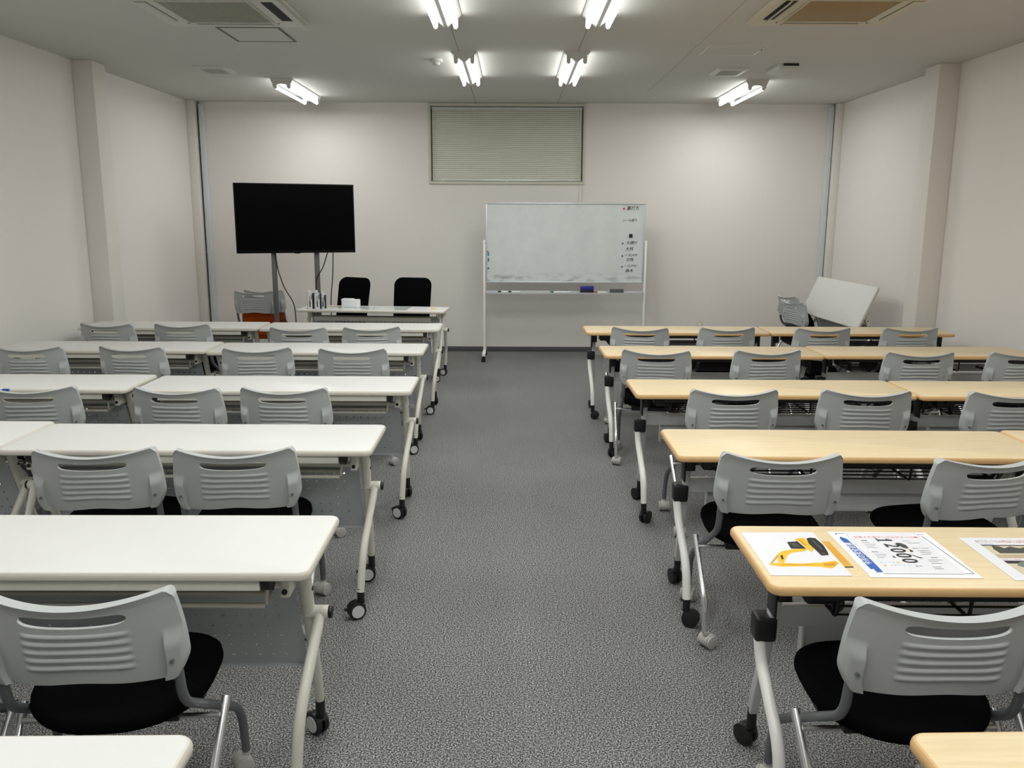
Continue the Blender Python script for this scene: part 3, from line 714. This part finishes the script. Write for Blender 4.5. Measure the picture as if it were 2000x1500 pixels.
# ------------------------------------------------------------------ black chairs behind the presenter table
def make_office():
    t = thing('office_chair', 'x', 'chair')
    def panel(hw, h, z0, rec, th, r):
        b = MB(); out = rrect(-hw, hw, 0, h, r, 8); rings = []
        for i, d in ((.02, 0), (.004, .008), (0, th*.5), (.004, th-.008), (.02, th)):
            ring = []
            for (x, z) in rrect(-hw+i, hw-i, i, h-i, max(.02, r-i), 8):
                taper = 1 - .05*(1-z/h)
                ring.append((x*taper, -(rec*z) + d + .10*(x/hw)**2*.3, z0+z))
            rings.append(ring)
        return b.loops(rings)
    panel(.212, .60, .385, .20, .05, .085).build('backrest', 'fabric', t, smooth=60)
    b = MB(); rings = [[(p[0], p[1], z) for p in rrect(-.22+i, .22-i, 0+i, .44-i, .08)] for i, z in ((.02, .39), (0, .405), (0, .43), (.02, .445))]
    b.loops(rings).build('seat', 'fabric', t, smooth=60)
    for s in (-1, 1):
        b = MB(); b.tube(fillet([(s*.19, .06, .40), (s*.20, -.02, .30), (s*.21, -.03, .01)], .05), .0125, 10); b.build('leg', 'chrome', t)
        b = MB(); b.tube(fillet([(s*.19, .36, .395), (s*.20, .40, .33), (s*.21, .42, .01)], .05), .0125, 10); b.build('leg', 'chrome', t)
    return t
OF = make_office()
place(OF, True, (-1.745, 9.20, 0), R(180-30), 'black high-backed chair behind the presenter table, left of the two')
place(OF, False, (-1.098, 9.20, 0), R(180-12), 'black high-backed chair behind the presenter table, right of the two')
for o in (OF,): o['group'] = 'black chairs behind the presenter table'
for o in S.objects:
    if o.name.startswith('office_chair'): o['group'] = 'black chairs behind the presenter table'; o['category'] = 'chair'

# ------------------------------------------------------------------ television on its stand
pl, pr = Vector((-2.868, 8.9, 0)), Vector((-1.714, 9.33, 0)); tx = (pr-pl); tw = tx.length; tx.normalize()
ang = math.atan2(tx.y, tx.x); mid = (pl+pr)/2
t = thing('television_stand', 'grey two-post floor stand carrying the large television', 'stand', (mid.x, mid.y, 0), ang)
for x in (-.235, .215):
    b = MB(); b.box(x-.026, x+.026, .10, .14, .05, 1.75); b.build('post', 'postgrey', t, bevel=.004)
    b = MB(); b.box(x-.03, x+.03, -.18, .20, .05, .085); b.build('foot', 'postgrey', t, bevel=.006)
for x in (-.235, .215):
    for y in (-.15, .16): twin_caster(t, (x, y, 0), .055, .024, False, R(40), 'black', 'black')
b = MB(); b.box(-.26, .24, .06, .12, 1.42, 1.48); b.box(-.26, .24, .06, .12, 1.72, 1.78); b.build('mount_bar', 'postgrey', t, bevel=.003)
b = MB(); b.box(-.22, .20, .105, .135, .10, .14); b.build('cross_bar', 'postgrey', t, bevel=.003)
tv = thing('television', 'large black flat television, switched off, on the grey stand', 'television', (mid.x, mid.y, 1.25), ang + 0.0)
h = .718; hw = tw/2
b = MB(); b.box(-hw, hw, 0, .032, 0, h); b.box(-.36, .36, .03, .06, .1, .55); b.build('bezel', 'tv', tv, bevel=.004)
b = MB(); b.box(-hw+.012, hw-.012, -.0015, .001, .03, h-.012); b.build('screen', 'screen', tv)
b = MB(); b.box(-.03, .03, -.002, .02, -.006, .004); b.build('sensor', 'tv', tv)
Lc = lambda x, y, z: tuple(Matrix.Rotation(ang, 3, 'Z') @ Vector((x, y, z)) + Vector((mid.x, mid.y, 0)))
for pts, lab in (([(-.225, .08, 1.26), (-.20, .085, 1.05), (-.14, .09, .86), (-.05, .10, .72), (-.035, .10, .55), (-.05, .12, .03), (-.2, .2, .01)], 'black cable hanging from the television, leftmost and bulging to the right'),
                 ([(.33, .07, 1.26), (.27, .08, 1.08), (.20, .085, .98), (.185, .085, .86), (.195, .085, .6), (.2, .16, .03), (.1, .2, .01)], 'black cable from the television curving behind the right post of its stand'),
                 ([(.385, .07, 1.26), (.375, .08, 1.0), (.345, .09, .75), (.345, .1, .4), (.35, .12, .02), (.2, .25, .01)], 'black cable hanging straight from the television, rightmost of the three')):
    b = MB(); b.tube(fillet([Lc(*p) for p in pts], .12, 5), .0055, 8); tag(b.build('cable', 'black'), lab, 'cable', 'television cables')

# ------------------------------------------------------------------ whiteboard
wb = thing('whiteboard', 'wheeled whiteboard with handwriting down its right side', 'whiteboard', (.593, 9.85, 0))
bx = .91; z0, z1 = .888, 1.796
b = MB(); b.box(-bx+.012, bx-.012, -.010, .010, z0+.012, z1-.012); bp = b.build('board_panel', 'board', wb)
b = MB(); e = .018
b.box(-bx, bx, -.016, .016, z1-e, z1); b.box(-bx, bx, -.016, .016, z0, z0+e); b.box(-bx, -bx+e, -.016, .016, z0+e, z1-e); b.box(bx-e, bx, -.016, .016, z0+e, z1-e)
b.build('board_frame', 'alu', wb, bevel=.003)
HW = [('裏打ち', .692, 1.735, .048), ('シール取り', .648, 1.600, .034), ('大請け', .699, 1.348, .042), ('大舛', .689, 1.278, .046), ('一次(AM)', .684, 1.209, .036), ('日残', .702, 1.157, .042), ('一次(PM)', .681, 1.087, .036), ('斉木', .695, 1.031, .046)]
for s_, x, z, sz in HW:
    b = MB(); b.text(s_, (x, -.0112, z), (1, 0, .02), (0, 0, 1), sz, 0, 'LEFT', .22, bold=0 if 'M' in s_ else .008)
    b.build('handwriting', 'ink', bp, smooth=0)
for s in (-1, 1):
    b = MB(); b.box(s*.925-.013, s*.925+.013, -.013, .013, .10, 1.375); b.build('upright', 'offwhite', wb, bevel=.003)
    b = MB(); b.box(s*.925-.018, s*.925+.018, -.27, .27, .068, .10); b.build('foot', 'offwhite', wb, bevel=.004)
    for y in (-.25, .25): twin_caster(wb, (s*.925, y-.01, 0), .07, .026, False, R(10), 'black', 'black')
    b = MB(); b.disc((s*.915, 0, 1.34), (1, 0, 0), .012, .03, 12); b.build('pivot_knob', 'gap', wb)
b = MB(); b.box(-.89, .89, -.07, .0, .775, .780); b.box(-.89, .89, -.072, -.066, .768, .785); b.box(-.89, .89, -.004, .002, .775, .80)
for s in (-1, 1): b.box(s*.90-.012, s*.90+.012, -.03, .01, .772, .80)
b.build('pen_tray', 'alu', wb)
def magnet(x, z, r, mk, label, square=False):
    b = MB()
    if square: b.box(-r, r, -.012, 0, -r*1.05, r*1.05)
    else: b.disc((0, -.004, 0), (0, 1, 0), r, .008, 16, 0, .002)
    o = b.build('magnet', mk, None, (x, 9.8398, z), bevel=.002 if square else 0); tag(o, label, 'magnet', 'magnets on the whiteboard')
magnet(1.255, 1.735, .010, 'redplastic', 'red round magnet on the whiteboard beside the top line of writing')
magnet(1.341, 1.431, .019, 'black', 'black square magnet on the whiteboard above the lower writing', True)
magnet(1.252, 1.345, .010, 'tealmagnet', 'blue round magnet on the right of the whiteboard, just below the black square')
magnet(1.253, 1.203, .010, 'tealmagnet', 'blue round magnet on the right of the whiteboard, middle one of three')
magnet(1.250, 1.080, .010, 'tealmagnet', 'blue round magnet on the right of the whiteboard, lowest of three')
for z, lab in ((1.228, 'topmost'), (1.208, 'second from the top'), (1.163, 'third from the top'), (1.143, 'fourth from the top'), (1.057, 'lowest')):
    magnet(-.284, z, .010, 'tealmagnet', 'blue round magnet at the left edge of the whiteboard, %s' % lab)
magnet(-.292, 1.248, .008, 'redplastic', 'small red magnet at the left edge of the whiteboard')
def eraser(x, wdt, top, bot, hh, label, rz=0):
    t = thing('board_eraser', label, 'eraser', (x, 9.815, .7805), rz)
    b = MB(); b.box(-wdt/2, wdt/2, -.025, .025, 0, hh*.42); b.build('felt_pad', bot, t, bevel=.003)
    b = MB(); b.box(-wdt/2+.001, wdt/2-.001, -.024, .024, hh*.42, hh); b.build('grip', top, t, bevel=.006)
eraser(.852, .155, 'blueplastic', 'black', .078, 'blue and black whiteboard eraser standing on the pen tray')
eraser(1.197, .155, 'greyfelt', 'greyfelt', .045, 'grey whiteboard eraser on the right end of the pen tray', R(2))
def marker(x, L, cap, label, body='offwhite', y=9.812):
    t = thing('marker_pen', label, 'marker pen', (x, y, .789))
    b = MB(); b.tube([(-L/2+.04, 0, 0), (L/2-.004, 0, 0), (L/2, 0, 0)], [.008, .008, .006], 12); b.build('barrel', body, t)
    b = MB(); b.tube([(-L/2, 0, 0), (-L/2+.005, 0, 0), (-L/2+.04, 0, 0)], [.006, .009, .009], 12); b.build('cap', cap, t)
marker(-.11, .13, 'black', 'marker pen with black cap on the pen tray, leftmost')
marker(.012, .14, 'black', 'white marker pen with black cap on the pen tray, second from left')
marker(.50, .14, 'greenplastic', 'white marker pen with green cap at the middle of the pen tray')
marker(1.005, .14, 'redplastic', 'white marker pen with red cap between the two erasers')
marker(.60, .12, 'offwhite', 'white marker pen right of the green-capped one on the tray', y=9.798)

# ------------------------------------------------------------------ things on the presenter table
DZ = .7202
dm = Matrix.Translation((-1.41, 8.615, DZ)) @ Matrix.Rotation(R(-4.9), 4, 'Z')
def desk(x, y): return dm @ Vector((x, y, 0))
b = MB(); b.box(-.68, .36, -.17, .17, 0, .0015); o = b.build('desk_mat', 'mat'); o.matrix_world = dm; tag(o, 'pale glossy see-through desk mat on the presenter table', 'desk mat')
def carton(x, y, hh, wd, label):
    t = thing('slim_carton', label, 'carton', (x, y, DZ+.0017), R(-6)); h = wd/2
    b = MB(); b.box(-h, h, -.022, .022, 0, hh); b.build('box', 'paper', t, bevel=.001)
    b = MB(); y0 = -.0225
    b.poly([(-.006, y0, hh*.12), (.005, y0, hh*.12), (.005, y0, hh*.45), (.002, y0, hh*.55), (.002, y0, hh*.82), (-.003, y0, hh*.82), (-.003, y0, hh*.55), (-.006, y0, hh*.45)])
    b.box(h*.45, h*.70, y0, -.0215, hh*.6, hh*.92); b.box(h*.86, h*1.01, y0-.0003, .0225, .0, hh); b.box(-h*1.01, -h*.93, y0-.0003, .0225, 0, hh); b.box(-h, h, y0-.0003, -.0215, hh*.985, hh*1.002)
    b.build('printed_panel', 'ink', t, smooth=0)
    b = MB(); b.box(-h*.9, -h*.1, -.01, .01, hh-.002, hh+.028); b.build('tuck_flap', 'paper', t, bevel=.002)
carton(-2.030, 8.520, .158, .055, 'slim printed carton on the presenter table, leftmost of three')
carton(-1.958, 8.525, .158, .058, 'slim printed carton on the presenter table, middle of three')
carton(-1.912, 8.575, .135, .036, 'slim printed carton on the presenter table, smaller one at the right')
t = thing('paper_box', 'small open white paper box in the middle of the presenter table', 'box', (-1.655, 8.67, DZ+.0017), R(-8))
b = MB(); b.box(-.085, .085, -.05, .05, 0, .082); b.build('box_body', 'paper', t, bevel=.006)
b = MB(); b.box(-.088, .02, -.052, .052, .078, .088); b.build('box_lid', 'paper', t, bevel=.003)
b = MB(); b.tube([(0, 0, 0), (0, 0, .004), (0, 0, .007)], [.04, .042, .036], 24); tag(b.build('round_dish', 'hub', None, (-1.378, 8.62, DZ+.0017)), 'small flat grey round dish near the middle of the presenter table', 'dish')
b = MB(); b.box(-.115, .115, -.085, .085, 0, .001)
for k in range(6): b.box(-.09, .09 - .02*(k % 3), .05-.022*k, .053-.022*k, .001, .0012, 1)
o = tag(b.build('paper_sheet', ['paper', 'inkgrey'], None, (-.95, 8.60, DZ+.0002)), 'sheet of paper with printed lines at the right end of the presenter table', 'paper sheet'); o.rotation_euler.z = R(-4)
b = MB(); b.box(-.025, .025, -.035, .035, 0, .004); o = tag(b.build('sticky_note', 'yellow', None, (-.805, 8.575, DZ+.0002)), 'small yellow sticky note pad beside the printed sheet', 'sticky note'); o.rotation_euler.z = R(-4)
b = MB(); b.box(-.15, .15, -.05, .05, 0, .001); o = tag(b.build('paper_sheet', 'inksand', None, (-1.80, 8.73, DZ+.0017)), 'pale pinkish paper slip behind the white paper box', 'paper sheet'); o.rotation_euler.z = R(-5)

# ------------------------------------------------------------------ printed sheets on the fifth wooden row
TZ = .7202
def sheet(name, corners, mats, loc, label, art, th=.0012, cat='printed sheet'):
    b = MB(); b.loops([[(x, y, 0) for x, y in corners], [(x, y, th) for x, y in corners]])
    art(b, th); o = b.build(name, mats, None, loc, smooth=0)
    return tag(o, label, cat)
_z = [0.0]
def pol(b, pts, z, m):
    _z[0] += .00002
    # keep each printed shape a hair above the last so that overlaps resolve
    b.poly([(x, y, z+.0001+_z[0]) for x, y in pts], m)
def art1(b, z):
    _z[0] = 0
    pol(b, [(-.0452, -.0075), (-.0849, -.0706), (-.0829, -.0766), (-.0451, -.0203)], z, 2)
    pol(b, [(-.089, -.0743), (-.0585, -.0703), (-.0017, -.0756), (.0502, -.0665), (.0399, -.0956), (-.0078, -.0938), (-.0667, -.0969), (-.0922, -.0852)], z, 1)
    pol(b, [(.0469, -.069), (.099, -.0536), (.1, -.0744), (.0694, -.1071), (.0375, -.0956)], z, 1)
    pol(b, [(.055, -.076), (.094, -.066), (.082, -.092), (.055, -.09)], z, 2)
    pol(b, [(-.06, -.080), (.03, -.079), (.03, -.083), (-.06, -.085)], z, 2)
    pol(b, [(.0488, .0302), (.0232, .0298), (-.0281, .0121), (-.0452, -.0075), (-.064, -.0642), (-.0495, -.0726), (-.0231, -.02), (-.0069, -.0006), (.0379, .0129)], z, 1)
    pol(b, [(-.0431, -.0203), (-.0359, -.0164), (-.041, -.0454), (-.0477, -.048)], z, 3)
    pol(b, [(.0344, .1036), (.0661, .1153), (.074, .05), (.063, .0198), (.0534, .0066), (.0479, .0275), (.0437, .0842)], z, 1)
    pol(b, [(.0727, .1083), (.085, .116), (.1, .1115), (.105, .06), (.0989, .0072), (.093, -.0161), (.072, -.0189), (.0663, .0667)], z, 3)
    pol(b, [(.083, .098), (.090, .098), (.093, .03), (.085, .02)], z, 4)
    pol(b, [(.078, .002), (.088, .004), (.087, -.010), (.077, -.012)], z, 4)
    pol(b, [(.0069, .0796), (.0394, .0869), (.0462, .0301), (.0028, .0296)], z, 3)
    pol(b, [(.012, .072), (.03, .077), (.036, .045), (.014, .042)], z, 4)
    pol(b, [(.046, .098), (.052, .10), (.056, .055), (.050, .053)], z, 2)
sheet('laminated_sheet', [(-.106, .153), (.1095, .161), (.1055, -.153), (-.108, -.153)], ['paperB', 'inkyellow', 'inkgold', 'ink', 'inkdark'], (.79, 2.245, TZ+.0004), 'laminated sheet with a yellow excavator picture on the fifth wooden table', art1)
b = MB(); b.loops([[(x, y, zz) for x, y in ((.8955, 2.338), (.9225, 2.332), (.9215, 2.153), (.8855, 2.151))] for zz in (0, .0008)])
b.loops([[(x, y, zz) for x, y in ((.8850, 2.151), (.9216, 2.153), (.9216, 2.149), (.8850, 2.147))] for zz in (0, .0012)], 1)
for k, x in enumerate((.903, .909, .914)): b.box(x-.0007, x+.0007, 2.18, 2.30, .0008, .0009, 2)
tag(b.build('card_strip', ['yellowcard', 'ink', 'inkgold'], None, (0, 0, TZ), smooth=0), 'ochre card strip half under the excavator sheet', 'card')
def art2(b, z):
    _z[0] = 0
    pol(b, [(-.1287, .1096), (-.122, .126), (-.1086, .107), (-.0997, -.1289), (-.1207, -.1315), (-.1205, -.1081), (-.1288, -.1106)], z, 1)
    for p in ([(-.128, .152), (-.10, .152), (-.10, .149), (-.128, .149)], [(-.128, .152), (-.125, .152), (-.125, .140), (-.128, .140)],
              [(.112, .146), (.134, .146), (.134, .1435), (.112, .1435)], [(.112, .146), (.1145, .146), (.1145, .128), (.112, .128)], [(.118, .128), (.1225, .128), (.1225, .1255), (.118, .1255)],
              [(.1215, .128), (.1235, .128), (.1345, -.1354), (.1325, -.1354)], [(.134, -.1354), (.134, -.138), (-.105, -.1395), (-.105, -.137)]): pol(b, p, z, 2)
    b.text('今月の安全目標', (-.1175, -.080, z+.0006), (0, 1, 0), (-1, 0, 0), .0225, 0, bold=.015)
sheet('laminated_sheet', [(-.1457, .166), (.1466, .161), (.1427, -.1655), (-.1498, -.1614)], ['paper', 'inkblue', 'inknavy'], (1.09, 2.245, TZ+.0004), 'large white sheet with a blue banner and blue border, under the checklist', art2)
def art3(b, z):
    _z[0] = 0; zz = z+.0002
    b.text('社会人の身だしなみチェック表', (.009, .1165, zz), (1, 0, 0), (0, 1, 0), .0135, 1, 'CENTER', bold=.012)
    for y, ch in ((.092, '1'), (.052, '2'), (.015, '0'), (-.021, '0'), (-.058, '0')):
        b.text(ch, (-.0065 + .004*(ch != '1'), y, zz+.0012), (0, -1, 0), (1, 0, 0), .060, 2, 'CENTER', bold=.004)
    b.poly([(-.0275, .083, zz+.0012), (-.0238, .083, zz+.0012), (-.0238, .106, zz+.0012), (-.0275, .106, zz+.0012)], 2); b.poly([(.0125, .092, zz+.0012), (.003, .104, zz+.0012), (.0005, .1015, zz+.0012), (.009, .092, zz+.0012)], 2)
    # plain drawn woman with dark hair, arm and shoe behind the figures
    pol(b, [(.0184, .075), (.0327, .0726), (.0413, .0576), (.0396, .0352), (.0307, .0301), (.0226, .0374), (.019, .0548)], z, 3)
    pol(b, [(.0269, .0301), (.0364, .0302), (.0263, .0082), (.0207, .0081)], z, 4)
    pol(b, [(.0342, .0253), (.0414, .0205), (.0403, .0059), (.0309, .0058)], z, 3)
    pol(b, [(.0219, -.0015), (.0334, -.025), (.0482, -.0365), (.0379, -.039), (.0285, -.0274)], z, 3)
    pol(b, [(-.0304, -.0188), (-.0265, -.0351), (-.0358, -.0352)], z, 3)
    for s_, x, y in (('頭髪', -.0663, .0892), ('服装', -.0697, .0046), ('身だしなみ', .0575, .0329), ('持物', .078, -.0338), ('足元', .0076, -.0937)): b.text(s_, (x-.009, y, zz), (1, 0, 0), (0, 1, 0), .0095, 2)
    for x, y, L in ((-.0764, .0738, .02), (-.0758, .0611, .032), (-.077, .0486, .026), (-.0783, .0361, .03), (-.0777, -.0123, .032), (-.0789, -.0241, .03), (-.0792, -.0358, .02), (.045, .0882, .024), (.052, .0729, .036), (.0561, .0158, .032), (.0561, .0037, .034), (.0554, -.0097, .026), (.0526, -.0503, .04), (.0517, -.0618, .024), (.051, -.0745, .030), (.0425, -.0977, .024), (.0419, -.11, .024)):
        pol(b, [(x, y+.0012), (x+L, y+.0012), (x+L, y-.0012), (x, y-.0012)], z, 5)
    b.text('キレイを', (-.088, -.071, zz), (1, 0, 0), (0, 1, 0), .011, 6); b.text('心がけよう！', (-.066, -.088, zz), (1, 0, 0), (0, 1, 0), .011, 6)
    for x, y in ((-.0372, -.0674), (-.0815, -.0904)):
        pol(b, [(x+.006*math.cos(R(90+36*k))*(1 if k % 2 == 0 else .45), y+.006*math.sin(R(90+36*k))*(1 if k % 2 == 0 else .45)) for k in range(10)], z, 7)
sheet('laminated_sheet', [(-.098, .1565), (.1116, .1515), (.1093, -.1414), (-.105, -.1405)], ['paperB', 'inkred', 'ink', 'inkdark', 'inkskin', 'inkgrey', 'inkteal', 'inkyellow'], (1.09, 2.245, TZ+.0024), 'laminated checklist with large black digits and a red title line', art3, .0010)
def art4(b, z):
    _z[0] = 0
    b.text('AVTアタッチメントに', (-.0707, .1217, z+.0002), (1, 0, 0), (0, 1, 0), .0095, 1); b.text('取り付けた時は必ず確認のこと', (.006, .1217, z+.0002), (1, 0, 0), (0, 1, 0), .0095, 2)
    b.text('抜け止めピンの取付状態に注意する', (-.0719, .1117, z+.0002), (1, 0, 0), (0, 1, 0), .0095, 2)
    pol(b, [(-.069, .0975), (-.03, .0975), (-.03, .0945), (-.069, .0945)], z, 6)
    pol(b, [(-.0695, .0906), (-.0695, -.0061), (.11, -.0061), (.11, .0906)], z, 3); pol(b, [(-.0695, .019), (-.0695, -.0061), (.11, -.0061), (.11, .019)], z, 4)
    pol(b, [(-.0695, .0906), (.11, .0906), (.11, .084), (-.0695, .084)], z, 1)
    pol(b, [(-.0416, .0855), (-.0496, .06), (-.0479, .0286), (.019, .0294), (.10, .03), (.10, .074), (.075, .066), (.0456, .0745), (.0295, .0663), (.0182, .0715), (.0074, .0794), (-.0157, .0657), (-.0229, .0804)], z, 5)
    b.text('止めピン脱落', (-.069, -.0165, z+.0002), (1, 0, 0), (0, 1, 0), .009, 2)
    pol(b, [(-.069, -.0235), (-.069, -.115), (.11, -.115), (.11, -.0235)], z, 3); pol(b, [(-.069, -.0235), (.11, -.0235), (.11, -.0431), (-.069, -.0431)], z, 1)
    pol(b, [(-.05, -.0562), (-.0322, -.0341), (-.014, -.0265), (.09, -.03), (.09, -.10), (-.02, -.095), (-.0419, -.0657)], z, 7)
sheet('laminated_sheet', [(-.1047, .147), (.112, .147), (.112, -.1516), (-.110, -.1516)], ['paperB', 'ink', 'inkred', 'inkcream', 'inksand', 'inkdark', 'inkblue', 'inksage'], (1.42, 2.22, TZ+.0004), 'sheet with two dark photographs and red text at the right edge', art4)
